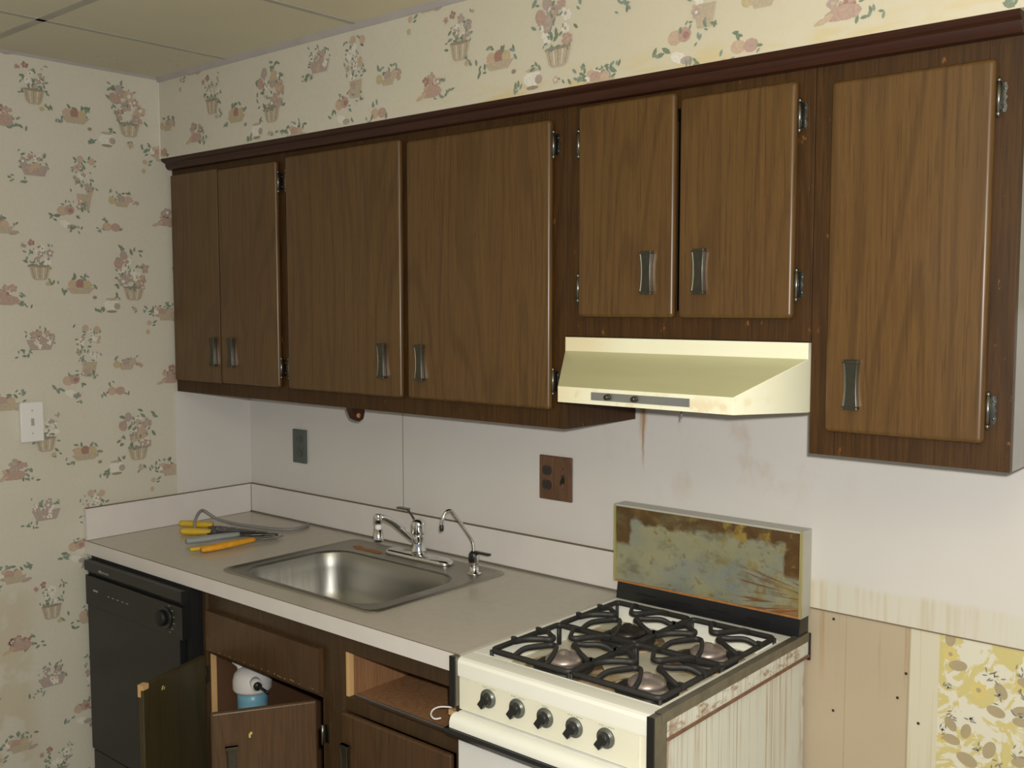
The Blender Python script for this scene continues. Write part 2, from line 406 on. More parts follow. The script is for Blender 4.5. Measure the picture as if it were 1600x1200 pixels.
def basket(u, v, w, h, col='tan'):
    o = [([(u-w*.5, v+h*.5), (u-w*.36, v-h*.35), (u-w*.22, v-h*.5), (u+w*.22, v-h*.5), (u+w*.36, v-h*.35), (u+w*.5, v+h*.5)], col)]
    for k in range(-2, 3): o.append(([(u+w*.19*k-.0012, v+h*.42), (u+w*.13*k-.001, v-h*.38), (u+w*.13*k+.001, v-h*.38), (u+w*.19*k+.0012, v+h*.42)], 'white' if k % 2 else 'shade'))
    o.append(ell(u, v+h*.5, w*.52, h*.10, 0, 'shade')); return o
def motif(k):
    if k == 'A': return (leaves(0, .045, .075, .07, 22, .022)+blooms(0, .03, .052, .048, 13, .017, ['peach', 'pink', 'white', 'mauve', 'white'])+leaves(0, .035, .06, .055, 16, .013)+[ell(-.05, .055, .016, .019, .3, 'pink'), ell(-.03, .085, .014, .017, 0, 'mauve')]
                         + basket(.005, -.048, .078, .045, 'tan')+leaves(0, -.026, .035, .008, 10, .013)+blooms(.04, -.01, .02, .02, 3, .012, ['pink', 'mauve'])+leaves(.03, -.10, .03, .012, 5)+blooms(0, -.10, .015, .006, 1, .010, ['peach']))
    if k == 'B': return (leaves(0, .02, .05, .04, 18, .016)+blooms(.01, .028, .03, .028, 8, .012, ['white', 'white', 'mauve'])+leaves(0, .02, .04, .03, 9, .010)+flower(-.025, .07, .011, 'red', 'pink')+flower(-.05, .06, .009, 'pink', 'red')+leaves(.04, .07, .012, .01, 3, .012, ('mauve', 'teal'))
                         + leaves(0, 0, .035, .012, 9, .014, ('green',))+basket(0, -.028, .07, .046, 'tan')+leaves(.04, -.055, .02, .014, 5)+[ell(.025, -.062, .009, .007, 0, 'ochre')])
    if k == 'C': return (leaves(.01, .012, .045, .022, 15, .020)+[ell(-.025, .004, .018, .017, 0, 'peach'), ell(.0, .006, .016, .018, .2, 'red'), ell(.025, .004, .015, .016, 0, 'ochre')]
                         + [([(-.05, -.006), (-.03, -.026), (.03, -.026), (.052, -.004)], 'tan'), ell(.05, -.038, .008, .006, 0, 'shade')]+leaves(-.055, -.022, .014, .012, 5))
    if k == 'D': return (blooms(-.005, .012, .03, .018, 6, .014, ['red', 'pink', 'mauve'])+[ell(-.005, -.012, .034, .016, 0, 'pink'), ell(-.045, -.020, .018, .006, .5, 'peach')]+leaves(.035, .005, .012, .01, 3)+leaves(.05, -.025, .022, .012, 6))
    if k == 'E': return (leaves(0, .015, .05, .03, 16, .016)+blooms(0, .01, .042, .020, 8, .012, ['pink', 'mauve', 'white'])+leaves(0, .01, .045, .02, 8, .011)+[([(-.045, .0), (-.03, -.034), (.035, -.034), (.05, .0)], 'mauve')]+blooms(.01, -.012, .025, .012, 3, .010, ['peach', 'white'])+leaves(-.055, -.045, .028, .012, 8))
    if k == 'F': return (leaves(0, .03, .05, .06, 28, .015)+blooms(0, .02, .042, .055, 12, .012, ['white', 'peach', 'mauve', 'white'])+leaves(0, .02, .045, .06, 14, .011)+[ell(.03, .075, .012, .012, 0, 'peach'), ell(-.01, .08, .012, .012, 0, 'peach')]
                         + [([(-.026, -.035), (-.018, -.085), (.018, -.085), (.028, -.035)], 'tan')]+blooms(-.01, -.06, .018, .02, 3, .011, ['peach', 'mauve'])+leaves(.01, -.08, .02, .015, 5))
    if k == 'G': return ([ell(.0, .022, .019, .017, 0, 'peach'), ell(.024, .026, .018, .017, 0, 'pink'), ell(.028, .024, .009, .008, 0, 'red')]+leaves(.02, .044, .02, .01, 5, .014)+leaves(-.035, -.002, .018, .010, 4, .022)+[ell(.01, -.022, .022, .012, -.4, 'white'), ell(.03, -.03, .016, .009, 0, 'mauve')]
                         + leaves(.045, -.042, .022, .016, 7)+leaves(.055, .01, .012, .01, 3))
    if k == 'H': return (leaves(0, .010, .045, .018, 16, .017, ('green', 'teal', 'teal'))+[ell(-.035, -.006, .014, .014, 0, 'ochre'), ell(0, .0, .016, .014, 0, 'mauve'), ell(.025, .002, .014, .012, 0, 'peach'), ([(-.03, -.008), (-.018, -.026), (.02, -.026), (.03, -.008)], 'tan')]+blooms(.05, -.006, .01, .01, 2, .009, ['pink']))
    if k == 'I': return ([ell(-.008, -.002, .018, .015, 0, 'peach'), ell(.022, -.003, .018, .015, 0, 'pink')]+leaves(-.006, .022, .015, .008, 4)+leaves(-.034, -.018, .014, .012, 5)+leaves(.045, -.012, .008, .006, 2))
    if k == 'J': return (leaves(0, .014, .035, .015, 9)+[ell(0, .0, .026, .015, 0, 'white'), ell(-.005, .006, .014, .009, 0, 'peach'), ell(.03, .002, .008, .010, 0, 'shade'), ell(0, -.017, .024, .006, 0, 'mauve')]+leaves(-.036, -.006, .012, .012, 5))
    if k == 'K': return [ell(-.006, .010, .010, .009, 0, 'peach'), leaf(.016, .014, .022, .5, 'teal'), leaf(.012, .002, .016, .2, 'green'), ell(-.012, -.022, .008, .009, 0, 'ochre')]
    if k == 'L': return (blooms(0, .008, .022, .012, 4, .011, ['pink', 'red', 'peach'])+[ell(0, -.008, .026, .012, 0, 'pink'), ell(-.034, -.016, .014, .005, .4, 'ochre')]+leaves(.036, -.014, .012, .010, 4))
    if k == 'M': return (leaves(.01, .012, .045, .02, 12, .018)+[ell(-.015, .0, .018, .016, 0, 'pink'), ell(.012, .0, .014, .013, 0, 'peach'), ([(-.035, -.006), (-.025, -.03), (.03, -.03), (.04, -.006)], 'tan'), ell(.04, -.026, .018, .007, .2, 'mauve')])
    if k == 'T': return ([ell(0, -.002, .03, .020, 0, 'white'), ell(0, .018, .022, .005, 0, 'tan'), ell(.02, -.006, .012, .012, 0, 'mauve'), ell(0, -.024, .020, .005, 0, 'shade')]+leaves(-.045, -.018, .016, .012, 7, .018)+leaves(.015, .028, .015, .008, 4))
REL = dict(A=(0, 0), B=(-.322, .045), C=(-.187, -.023), D=(-.418, -.06), E=(-.33, -.20), F=(-.165, -.245), G=(-.24, -.362), H=(-.03, -.287), I=(-.077, -.382),
           J=(.108, -.107), K=(.068, -.16), L=(.13, -.35), M=(-.44, -.395), T=(-.077, -.085))
def clip(poly, u0, u1, v0, v1):
    for ax, lim, sg in ((0, u0, 1), (0, u1, -1), (1, v0, 1), (1, v1, -1)):
        out = []
        for i in range(len(poly)):
            a, b = poly[i-1], poly[i]; ia, ib = (a[ax]-lim)*sg >= 0, (b[ax]-lim)*sg >= 0
            if ia != ib:
                t = (lim-a[ax])/(b[ax]-a[ax]); out.append((a[0]+(b[0]-a[0])*t, a[1]+(b[1]-a[1])*t))
            if ib: out.append(b)
        poly = out
        if len(poly) < 3: return []
    return poly
PK = list(PAL)
def print_paper(mb, ua, va, du, dv, to3, u0, u1, v0, v1, base):          # lattice (du, dv/2), (0, dv)
    for i in range(-12, 13):
        for j in range(-12, 13):
            for k, (ru, rv) in REL.items():
                u, v = ua+i*du+ru, va+j*dv+(i % 2)*dv/2+rv
                if u < u0-.1 or u > u1+.1 or v < v0-.12 or v > v1+.12: continue
                for n, (p, c) in enumerate(motif(k)):
                    q = clip([(a+u, b+v) for a, b in p], u0, u1, v0, v1)
                    if q: mb.poly([to3(a, b, .0003+n*.00002) for a, b in q], base+PK.index(c))
PM = ['p_'+k for k in PK]

# ---------------------------------------------------------------- the room
ZC, YS, ZT = 2.517, -.361, 2.234
struct(box('floor', 'floor', None, -.1, 4.6, -4.2, .1, -.05, 0))
b = MB().box(-.1, 4.6, -4.2, .1, ZC, ZC+.05)
for x in (.43, 1.07, 1.71, 2.35, 2.99, 3.63, 4.27): b.box(x-.010, x+.010, -4.2, YS, ZC-.002, ZC+.001, 1)
for y in (-.972, -1.64, -2.31, -2.98): b.box(0, 4.6, y-.013, y+.013, ZC-.002, ZC+.001, 1)
struct(b.build('ceiling', ['ceil', 'seam'], fix=False))
b = MB().box(-.1, 0, -4.2, .1, 0, ZC)
print_paper(b, -.482, 1.802, .571, .565, lambda u, v, e: (e, u, v), -2.4, 0, .1, ZC, 1)
struct(b.build('wall_left', ['paper']+PM, fix=False))
b = MB().box(0, 4.6, 0, .1, 0, ZC, 0)
b.poly([(2.552, -.0006, .0), (2.622, -.0006, .0), (2.622, -.0006, .99), (2.556, -.0006, .99)], 1)
b.poly([(2.618, -.0009, .0), (4.6, -.0009, .0), (4.6, -.0009, .99), (2.620, -.0009, .99)], 2)
def W(u, v, e=.0014): return (u, -e, v)
LV = [(2.661, .909, .036, .15), (2.752, .873, .034, 2.1), (2.743, .825, .036, 2.9), (2.794, .838, .034, .3), (2.649, .772, .032, 2.2), (2.682, .764, .032, 1.3), (2.652, .737, .034, 3.0),
      (2.686, .700, .042, 2.8), (2.732, .735, .038, 1.2), (2.797, .728, .036, .4), (2.793, .815, .03, .1), (2.643, .968, .034, 1.5), (2.80, .905, .03, .2)]
FL = [(2.644, .932, .020), (2.706, .864, .022), (2.797, .897, .020), (2.632, .735, .014)]
for k in range(0, 7):
    for dz in (0, -.33, -.66):
        for (u, v, l, r) in LV:
            if k*.19+u < 4.4 and v+dz > .05: b.poly([W(*q) for q in ell(u+k*.185, v+dz, l*.56, l*.34, r, '', 14)[0]], 3)
        for (u, v, r) in FL:
            if k*.19+u < 4.4 and v+dz > .05:
                for a in range(8): b.poly([W(*q, .0011+a*.00004) for q in leaf(u+k*.185+r*.5*math.cos(a*PI/4), v+dz+r*.5*math.sin(a*PI/4), r, a*PI/4, '', .6)[0]], 4)
                b.poly([W(*q, .0016) for q in ell(u+k*.185, v+dz, r*.25, r*.25, 0, '')[0]], 3)
        for s_ in range(16):
            u, v = 2.63+k*.185+RN.random()*.18, .66+RN.random()*.31+dz
            for t in range(5):
                if v > .05: b.poly([W(*q, .0018) for q in leaf(u+RN.uniform(-.012, .012), v+RN.uniform(-.012, .012), .013, RN.uniform(0, PI), '', .25)[0]], 5)
for (u, v) in ((2.371, .957), (2.375, .731), (2.529, .802), (2.578, .754), (2.547, .864)): b.poly([W(*q, .0020) for q in ell(u, v, .0036, .0036, 0, '')[0]], 6)
b.box(2.402, 2.403, -.0008, 0, .3, .97, 3); b.box(2.550, 2.552, -.0012, 0, .0, .98, 3)
struct(b.build('wall_back', ['dry', 'strip', 'ypaper', 'taupe', 'yflower', 'sprig', 'hole', 'seamline'], fix=False))
b = MB().box(0, 4.6, YS, 0, ZT, ZC)
print_paper(b, .657, 2.357, .571, .565, lambda u, v, e: (u, YS-e, v), 0, 4.6, ZT, ZC, 1)
b.box(0, .004, YS-.003, YS, ZT, ZC, len(PM)+1)
struct(b.build('wall_soffit', ['paper']+PM+['corner'], fix=False))
# thin mouldings where the ceiling meets the walls, and the stained strip over the cabinets
struct(MB().prism([(0, YS, ZC), (0, YS-.012, ZC), (0, YS-.003, ZC-.016), (0, YS, ZC-.016)], [(4.6, YS, ZC), (4.6, YS-.012, ZC), (4.6, YS-.003, ZC-.016), (4.6, YS, ZC-.016)]).build('trim_1', 'mould'))
struct(MB().prism([(0, YS-.012, ZC), (.007, YS-.012, ZC), (.003, YS-.012, ZC-.008), (0, YS-.012, ZC-.008)], [(0, -4.2, ZC), (.007, -4.2, ZC), (.003, -4.2, ZC-.008), (0, -4.2, ZC-.008)]).build('trim_2', 'mould'))
pr = [(-.318, 2.196), (-.335, 2.198), (-.342, 2.206), (-.344, 2.218), (-.356, 2.224), (-.3608, 2.234), (-.318, 2.234)]
struct(MB().prism([(.003, y, z) for y, z in pr], [(2.836, y, z) for y, z in pr]).build('trim_3', 'trim', bevel=.001))

# ---------------------------------------------------------------- hardware
def handle_mb(c, z0, z1, T=None):          # bow pull: two feet and a flared, dished strap; c = (x, y of the door face)
    b = MB(); b.T = T; x, y = c; zc = (z0+z1)/2; h = (z1-z0)/2
    R = []
    for k in range(13):
        t = -1+2*k/12; wd = .0125+.0038*t*t; yo = y-.0085-.0030*t*t
        z = zc+h*t
        R.append([(x-wd, y-.0012, z), (x-wd, yo-.0030, z), (x-wd*.88, yo-.0030, z), (x-wd*.78, yo-.0014, z), (x+wd*.78, yo-.0014, z), (x+wd*.88, yo-.0030, z), (x+wd, yo-.0030, z), (x+wd, y-.0012, z)])
    b.rings(R, 0, False)
    for q in range(len(b.f)):
        if q < 12*8 and q % 8 in (5, 6): b.fm[q] = 1
    for zz in (z0+.0035, z1-.0035): b.box(x-.0163, x+.0163, y-.0140, y-.0002, zz-.0035, zz+.0035, 0)
    return b
def hinge_mb(x, y, z, side, T=None):      # side +1: leaf lies to the right of the door edge
    b = MB(); b.T = T
    b.tube([(x, y-.012, z-.027), (x, y-.012, z+.027)], .0045, seg=8)
    b.lathe([(.001, -.006), (.005, -.003), (.0055, 0), (.003, .003), (.001, .005)], (x, y-.012, z+.031), seg=8)
    b.lathe([(.001, -.006), (.003, -.004), (.0055, 0), (.005, .003), (.001, .005)], (x, y-.012, z-.031), seg=8)
    P = [(0, -.025), (.010, -.027), (.013, -.016), (.009, -.006), (.013, 0), (.009, .006), (.013, .016), (.010, .027), (0, .025)]
    b.prism([(x+side*p, y-.0025, z+q) for p, q in P], [(x+side*p, y-.0002, z+q) for p, q in P])
    for q in (-.016, .016): b.lathe([(.0025, 0), (.0022, -.0012), (.001, -.0018)], (x+side*.0075, y-.0027, z+q), 'y', seg=8)
    return b

# ---------------------------------------------------------------- wall cabinets
FY = -.318; DT = .021
def wall_cabinet(label, x0, x1, z0, doors, stiles, rails, hinges, handles, leftcol='frame', rightcol='frame'):
    t = thing('wall_cabinet', label, 'cabinet', ((x0+x1)/2, -.16, z0))
    b = MB(); zt = 2.2; Yb = FY+.019; e = .0006
    x0 += e; x1 -= e
    b.box(x0, x0+.015, Yb, -.006, z0, zt, 1).box(x1-.015, x1, Yb, -.006, z0, zt, 2)
    b.box(x0+.015, x1-.015, Yb, -.006, z0+.012, z0+.024, 0).box(x0+.015, x1-.015, Yb, -.006, zt-.012, zt, 3).box(x0+.015, x1-.015, -.012, -.006, z0+.024, zt-.012, 3)
    b.build('carcass', ['frame', leftcol, rightcol, 'inside'], t)
    f = MB()
    for a, c in stiles: f.box(max(a, x0), min(c, x1), FY, Yb, z0, zt)
    for a, c in rails:
        xs = sorted(stiles)
        for (p, q), (r, s) in zip(xs, xs[1:]): f.box(q, r, FY+.0004, Yb, a, c)
    f.build('face_frame', 'frame', t, .001)
    for i, (a, c, zb, zt2) in enumerate(doors):
        d = box('door', 'door', t, a, c, FY-DT-.0006, FY-.0006, zb, zt2, .001 if a < .1 else .0105, seg=5)
        for (hx, h0, h1) in handles:
            if a < hx < c: handle_mb((hx, FY-DT-.0006), h0, h1).build('handle', ['bronze', 'dullchrome'], d, .0006)
        for (hx, hz, side, owner) in hinges:
            if owner == i: hinge_mb(hx, FY, hz, side).build('hinge', 'dullchrome', d)
    return t
X1, X2, X3, ZB = 1.797, 2.442, 2.836, 1.402
wall_cabinet('dark two-door wall cabinet in the corner against the floral left wall', .004, .664, ZB, [(.030, .3172, 1.447, 2.174), (.3180, .641, 1.447, 2.174)],
             [(0, .05), (.622, .68)], [(ZB, 1.462), (2.155, 2.2)], [(.0265, 1.52, -1, 0), (.0265, 2.10, -1, 0), (.6455, 2.107, 1, 1), (.6455, 1.512, 1, 1)], [(.283, 1.505, 1.603), (.388, 1.505, 1.603)])
wall_cabinet('wide two-door wall cabinet above the faucets, left of the range hood', .666, X1, ZB, [(.690, 1.217, 1.447, 2.182), (1.243, 1.760, 1.449, 2.172)],
             [(.6, .71), (1.195, 1.262), (1.742, 1.9)], [(ZB, 1.465), (2.155, 2.2)], [(.6855, 2.107, -1, 0), (.6855, 1.512, -1, 0), (1.7645, 2.11, 1, 1), (1.7645, 1.522, 1, 1)], [(1.143, 1.503, 1.603), (1.300, 1.503, 1.603)])
wall_cabinet('short two-door wall cabinet directly above the range hood', X1, X2, 1.636, [(1.846, 2.119, 1.684, 2.190), (2.130, 2.408, 1.684, 2.174)],
             [(X1, 1.862), (2.390, X2)], [(1.636, 1.700), (2.155, 2.2)], [(1.842, 2.103, -1, 0), (1.842, 1.755, -1, 0), (2.4125, 2.103, 1, 1), (2.4125, 1.755, 1, 1)], [(2.051, 1.738, 1.837), (2.188, 1.738, 1.837)])
wall_cabinet('single-door wall cabinet at the right end, past the hood', X2, X3, ZB, [(2.482, 2.793, 1.453, 2.160)],
             [(X2, 2.496), (2.775, X3)], [(ZB, 1.470), (2.135, 2.2)], [(2.7975, 2.090, 1, 0), (2.7975, 1.517, 1, 0)], [(2.541, 1.503, 1.603)], rightcol='side')

# oval wooden bracket of a paper towel holder under the cabinet
b = MB(); cx, cy = .955, -.285
R = []
P = [(-.030, .0), (-.028, -.02), (-.015, -.045), (.005, -.056), (.022, -.050), (.028, -.03), (.026, 0)]
b.prism([(cx-.012, cy+p, ZB+.011+q*1.0) for p, q in P], [(cx+.012, cy+p, ZB+.011+q*1.0) for p, q in P])
o = b.build('towel_bracket', 'trim', None, .003)
for v in (): pass
tag(o, 'rounded dark brown wooden bracket hanging under the wall cabinets', 'bracket')
MB().lathe([(.008, 0), (.008, .003), (.003, .005)], (cx+.012, cy, ZB-.025), 'x', seg=12).build('peg_socket', 'rust', o)

# ---------------------------------------------------------------- range hood
t = thing('range_hood', 'cream enamelled range hood stained with grease, under the short cabinet', 'range hood', ((X1+X2)/2, -.2, 1.488))
a, c, tp = X1+.003, X2-.002, .0925
yt, yf = -.3255, -.473; z3, z2, z1, z0 = 1.6345, 1.600, 1.525, 1.488
b = MB()
A = [(a, yt, z3), (c, yt, z3), (c, yt, z2), (a, yt, z2)]
b.poly(A, 0)
F = [(a+tp, yf, z1), (c-tp, yf, z1), (c-tp, yf, z0), (a+tp, yf, z0)]
b.poly([(a, yt, z2), (c, yt, z2), F[1], F[0]], 1)
b.poly(F, 0)
b.poly([(c, yt, z2), (c, yt, z0), F[2], F[1]], 0); b.poly([(a, yt, z0), (a, yt, z2), F[0], F[3]], 0)
b.poly([(c, yt, z3), (c, -.006, z3), (c, -.006, z0), (c, yt, z0), (c, yt, z2)], 0)
b.poly([(a, yt, z2), (a, yt, z0), (a, -.006, z0), (a, -.006, z3), (a, yt, z3)], 0)
b.poly([(a, yt, z3), (a, -.006, z3), (c, -.006, z3), (c, yt, z3)], 0)
b.poly([(a, -.006, z3), (a, -.006, z0), (c, -.006, z0), (c, -.006, z3)], 0)
b.poly([F[3], F[2], (c, yt, z0), (c, -.006, z0), (a, -.006, z0), (a, yt, z0)], 2)
b.build('shell', ['hood', 'hoodslope', 'black'], t, .0012)
lp = box('control_plate', 'plate', t, 1.990, 2.247, yf-.0025, yf-.0003, 1.4985, 1.5165, .0005)
for x in (2.038, 2.110): MB().lathe([(.0075, 0), (.007, -.006), (.0055, -.011), (.002, -.012)], (x, yf-.0027, 1.5075), 'y', seg=16).build('knob', 'bronze', t)
MB().tube(bez([(2.075, -.30, 1.489), (2.09, -.30, 1.478), (2.115, -.31, 1.478), (2.13, -.315, 1.465), (2.13, -.315, 1.452)], 5), .0018, seg=6).build('loose_wire', 'cable', t, label='loose dark wire hanging below the hood')

# ---------------------------------------------------------------- backsplash panels
HS = 1.023
tag(MB().box(.0008, .005, -.329, -.0055, HS-.002, ZB).build('backsplash_panel', 'lam', None), 'narrow white laminate backsplash panel on the left wall under the corner cabinet', 'backsplash panel')
tag(MB().box(.001, .8645, -.005, -.0008, HS-.002, ZB+.2).build('backsplash_panel', 'lam', None), 'white laminate backsplash panel with the grey-green outlet, left of the seam', 'backsplash panel')
b = MB(); b.box(.8675, 4.4, -.005, -.0022, .975, 1.70, 0); b.box(2.30, 4.4, -.0062, -.005, .9735, .9765, 1)
tag(b.build('backsplash_panel', ['lam', 'seamline'], None), 'long white laminate backsplash panel stained by rust drips, behind the stove', 'backsplash panel')
struct(box('trim_4', 'seamline', None, .8646, .8674, -.0048, -.0022, HS, 1.41))

# ---------------------------------------------------------------- countertop
ZCT, CY, CX = .914, -.683, 1.774
SX0, SX1, SY0, SY1 = .700, 1.392, -.612, -.072                             # sink rim
t = thing('countertop', 'beige laminate countertop holding the sink, with a raised splash at wall and corner', 'countertop', (.87, -.34, .868))
b = MB(); hx0, hx1, hy0, hy1 = SX0+.02, SX1-.02, SY0+.02, SY1-.018
for q in ((.001, hx0, CY, -.001), (hx1, CX, CY, -.001), (hx0, hx1, CY, hy0), (hx0, hx1, hy1, -.001)): b.box(q[0], q[1], q[2], q[3], .868, ZCT, 0)
b.box(.001, CX, CY-.0012, CY, .868, ZCT-.001, 1); b.box(.001, CX, CY-.0016, CY-.0004, ZCT-.0022, ZCT-.0004, 2)
b.build('worktop', ['counter', 'edge', 'seamline'], t)
b = MB().box(.0205, 1.752, -.0205, -.0055, ZCT+.0003, HS, 0); b.box(.0205, 1.752, -.0208, -.0052, HS, HS+.0016, 1); b.box(.021, 1.752, -.027, -.0205, ZCT, ZCT+.005, 2)
b.build('back_splash', ['edge', 'seamline', 'caulk'], t)
b = MB().box(.0055, .020, CY, -.0055, ZCT+.0003, HS, 0); b.box(.0052, .0203, CY, -.0055, HS, HS+.0016, 1); b.box(.0195, .0225, -.0215, -.0195, ZCT, HS, 1); b.box(.0195, .022, CY, -.02, ZCT, ZCT+.001, 1)
b.build('side_splash', ['edge', 'seamline'], t)

# ---------------------------------------------------------------- sink
t = thing('sink', 'single-bowl stainless steel drop-in sink set in the countertop', 'sink', ((SX0+SX1)/2, (SY0+SY1)/2, ZCT))
bx0, bx1, by0, by1 = .752, 1.338, -.586, -.208
N = 7
R = [rrect(SX0, SX1, SY0, SY1, .030, ZCT+.0008, N), rrect(SX0+.002, SX1-.002, SY0+.002, SY1-.002, .030, ZCT+.0045, N), rrect(SX0+.012, SX1-.012, SY0+.010, SY1-.012, .035, ZCT+.0055, N),
     rrect(SX0+.017, SX1-.017, SY0+.014, SY1-.017, .035, ZCT+.0030, N), rrect(bx0-.004, bx1+.004, by0-.004, by1+.004, .094, ZCT+.0030, N)]
MB().rings(R, 0, True, cap=False).build('rim', 'sinkrim', t, fix=False)
R = []
for off, dz, r in ((-.004, .0030, .094), (.001, .0018, .090), (.005, -.004, .088), (.010, -.05, .085), (.018, -.115, .082), (.028, -.150, .078), (.045, -.170, .072), (.07, -.178, .06), (.16, -.182, .02)):
    R.append(rrect(bx0+off, bx1-off, by0+off, by1-off, r, ZCT+dz, N))
bo = MB().rings(R, 0, True, cap=False); bo.add(R[-1], [tuple(range(len(R[-1])))], 0, True)
bo.build('bowl', 'sink', t, fix=False)
MB().lathe([(.0, .003), (.018, .0035), (.036, .004), (.042, .001), (.042, -.001)], (1.045, -.397, ZCT-.1815), seg=24, cap=False).build('drain', 'dullchrome', t)
o = MB(); 
for k in range(5): o.poly([(x, y, ZCT+.0036+k*.0001) for x, y in ell(.80+k*.025+.0, -.155+RN.uniform(-.006, .006), .026, .014, RN.uniform(-.3, .3), '', 11, .25)[0]])
o.build('rust_patch', 'rust', t, label='orange rust patch on the sink deck')

# ---------------------------------------------------------------- faucets
zd = ZCT+.0036
t = thing('faucet', 'chrome single-lever kitchen faucet on the back deck of the sink', 'faucet', (1.05, -.135, zd))
fx, fy = 1.068, -.130
MB().rings([rrect(fx-.142, fx+.142, fy-.029, fy+.029, .028, zd, 6), rrect(fx-.140, fx+.140, fy-.027, fy+.027, .026, zd+.010, 6), rrect(fx-.128, fx+.128, fy-.018, fy+.018, .017, zd+.016, 6)]).build('base_plate', 'chrome', t)
MB().lathe([(.024, .014), (.023, .030), (.020, .036), (.020, .072), (.022, .078)], (fx, fy, zd), seg=24).build('body', 'chrome', t)
MB().lathe([(.022, .0782), (.024, .084), (.024, .108), (.022, .118), (.014, .125), (.003, .127)], (fx, fy, zd), seg=12, smooth=False).build('cap', 'chrome', t, .0008)
hb = MB().tube(bez([(fx-.018, fy+.01, zd+.095), (fx-.05, fy+.03, zd+.112), (fx-.09, fy+.045, zd+.132), (fx-.105, fy+.05, zd+.136)], 5), [.0035]*15+[.003], seg=8)
hb.box(fx-.150, fx-.100, fy+.045, fy+.060, zd+.134, zd+.139); hb.build('lever', 'dullchrome', t)
MB().tube(bez([(fx, fy-.012, zd+.058), (fx+.004, fy-.05, zd+.085), (fx+.01, fy-.11, zd+.132), (fx+.013, fy-.15, zd+.155), (fx+.014, fy-.172, zd+.162)], 6), [.0125]*6+[.012]*6+[.0115]*6+[.011]*7, seg=14, flat=.8).build('spout', 'chrome', t)
sp = MB().lathe([(.010, .022), (.0115, .020), (.0115, -.004), (.009, -.006), (.009, -.010)], (fx+.014, fy-.180, zd+.150), seg=18)
sp.build('swivel_joint', 'chrome', t)
sh = MB().lathe([(.0095, 0), (.0105, -.010), (.0105, -.014)], (fx+.014, fy-.180, zd+.140), seg=18, mat=1).lathe([(.011, -.0142), (.015, -.040), (.016, -.048), (.013, -.052), (.004, -.053)], (fx+.014, fy-.180, zd+.140), seg=18)
sh.build('spray_head', ['chrome', 'white'], t)
t = thing('filter_faucet', 'small chrome gooseneck filtered-water tap with a black lever at the sink corner', 'faucet', (1.325, -.150, zd))
gx, gy = 1.325, -.150
MB().lathe([(.022, 0), (.021, .004), (.013, .006), (.013, .030), (.0145, .034), (.0145, .058), (.011, .064)], (gx, gy, zd), seg=20).build('body', 'chrome', t)
MB().lathe([(.0155, .036), (.0155, .060), (.010, .068)], (gx-.001, gy, zd), seg=16).box(gx+.0, gx+.062, gy-.006, gy+.006, zd+.064, zd+.069).build('lever', 'knob', t, label='black lever')
MB().tube(bez([(gx-.002, gy, zd+.064), (gx-.004, gy-.002, zd+.095), (gx-.012, gy-.016, zd+.125), (gx-.032, gy-.048, zd+.180), (gx-.038, gy-.060, zd+.194), (gx-.043, gy-.076, zd+.190), (gx-.046, gy-.086, zd+.170), (gx-.047, gy-.089, zd+.150)], 6), .0050, seg=12).build('gooseneck', 'chrome', t)
MB().lathe([(.0058, 0), (.0065, .004), (.0065, .016), (.005, .018)], (gx-.047, gy-.089, zd+.137), seg=12).build('nozzle', 'knob', t)

# ---------------------------------------------------------------- tools on the counter
zt = ZCT+.0006
def along(p, q, t, z=0): return (p[0]+(q[0]-p[0])*t, p[1]+(q[1]-p[1])*t, z)
def grip(name, pts, r, mat, parent, flat=.75, seg=10, label=None):
    n = len(pts); rr = [r*(.75+.35*math.sin(PI*min(1, .15+.85*i/(n-1)))) for i in range(n)]
    return MB().tube(pts, rr, seg=seg, flat=flat).build(name, mat, parent, label=label)
t = thing('wire_stripper', 'wire stripper with two bright yellow handles lying open on the counter', 'pliers', (.26, -.31, ZCT))
grip('handle', bez([(.075, -.364, zt+.015), (.11, -.335, zt+.013), (.14, -.315, zt+.012), (.175, -.295, zt+.012)], 5), .0150, 'yellow', t)
grip('handle', bez([(.185, -.425, zt+.013), (.21, -.405, zt+.012), (.235, -.385, zt+.012), (.265, -.36, zt+.011)], 5), .0150, 'yellow', t)
b = MB()
P = [(.165, -.305), (.265, -.375), (.33, -.315), (.38, -.268), (.425, -.242), (.41, -.228), (.34, -.25), (.24, -.265)]
b.prism([(x, y, zt+.004) for x, y in P], [(x, y, zt+.010) for x, y in P])
P2 = [(.20, -.30), (.29, -.35), (.39, -.262), (.33, -.262), (.27, -.272)]
b.prism([(x, y, zt+.010) for x, y in P2], [(x, y, zt+.014) for x, y in P2])
b.build('jaws', 'tool', t, .0008)
for x, y in ((.225, -.297), (.262, -.332), (.275, -.292), (.285, -.315), (.315, -.285)): MB().lathe([(.006, 0), (.0055, .002), (.002, .003)], (x, y, zt+.0142), seg=10).build('rivet', 'toolsteel', t)
t = thing('slip_joint_pliers', 'grey-handled pliers lying between the yellow stripper and the orange pliers', 'pliers', (.38, -.40, ZCT))
grip('handle', bez([(.345, -.505, zt+.015), (.36, -.45, zt+.015), (.38, -.39, zt+.017), (.40, -.335, zt+.018)], 5), .0135, 'greygrip', t)
MB().tube(bez([(.395, -.345, zt+.015), (.412, -.31, zt+.013), (.44, -.27, zt+.012), (.472, -.228, zt+.008)], 5), [.007]*6+[.010]*5+[.007]*5, seg=8, flat=.7).build('jaws', 'tool', t)
t = thing('lineman_pliers', 'pliers with orange dipped handles, nearest the counter front edge', 'pliers', (.47, -.42, ZCT))
grip('handle', bez([(.475, -.530, zt+.011), (.482, -.48, zt+.012), (.486, -.41, zt+.013), (.484, -.335, zt+.012)], 6), .0140, 'orange', t)
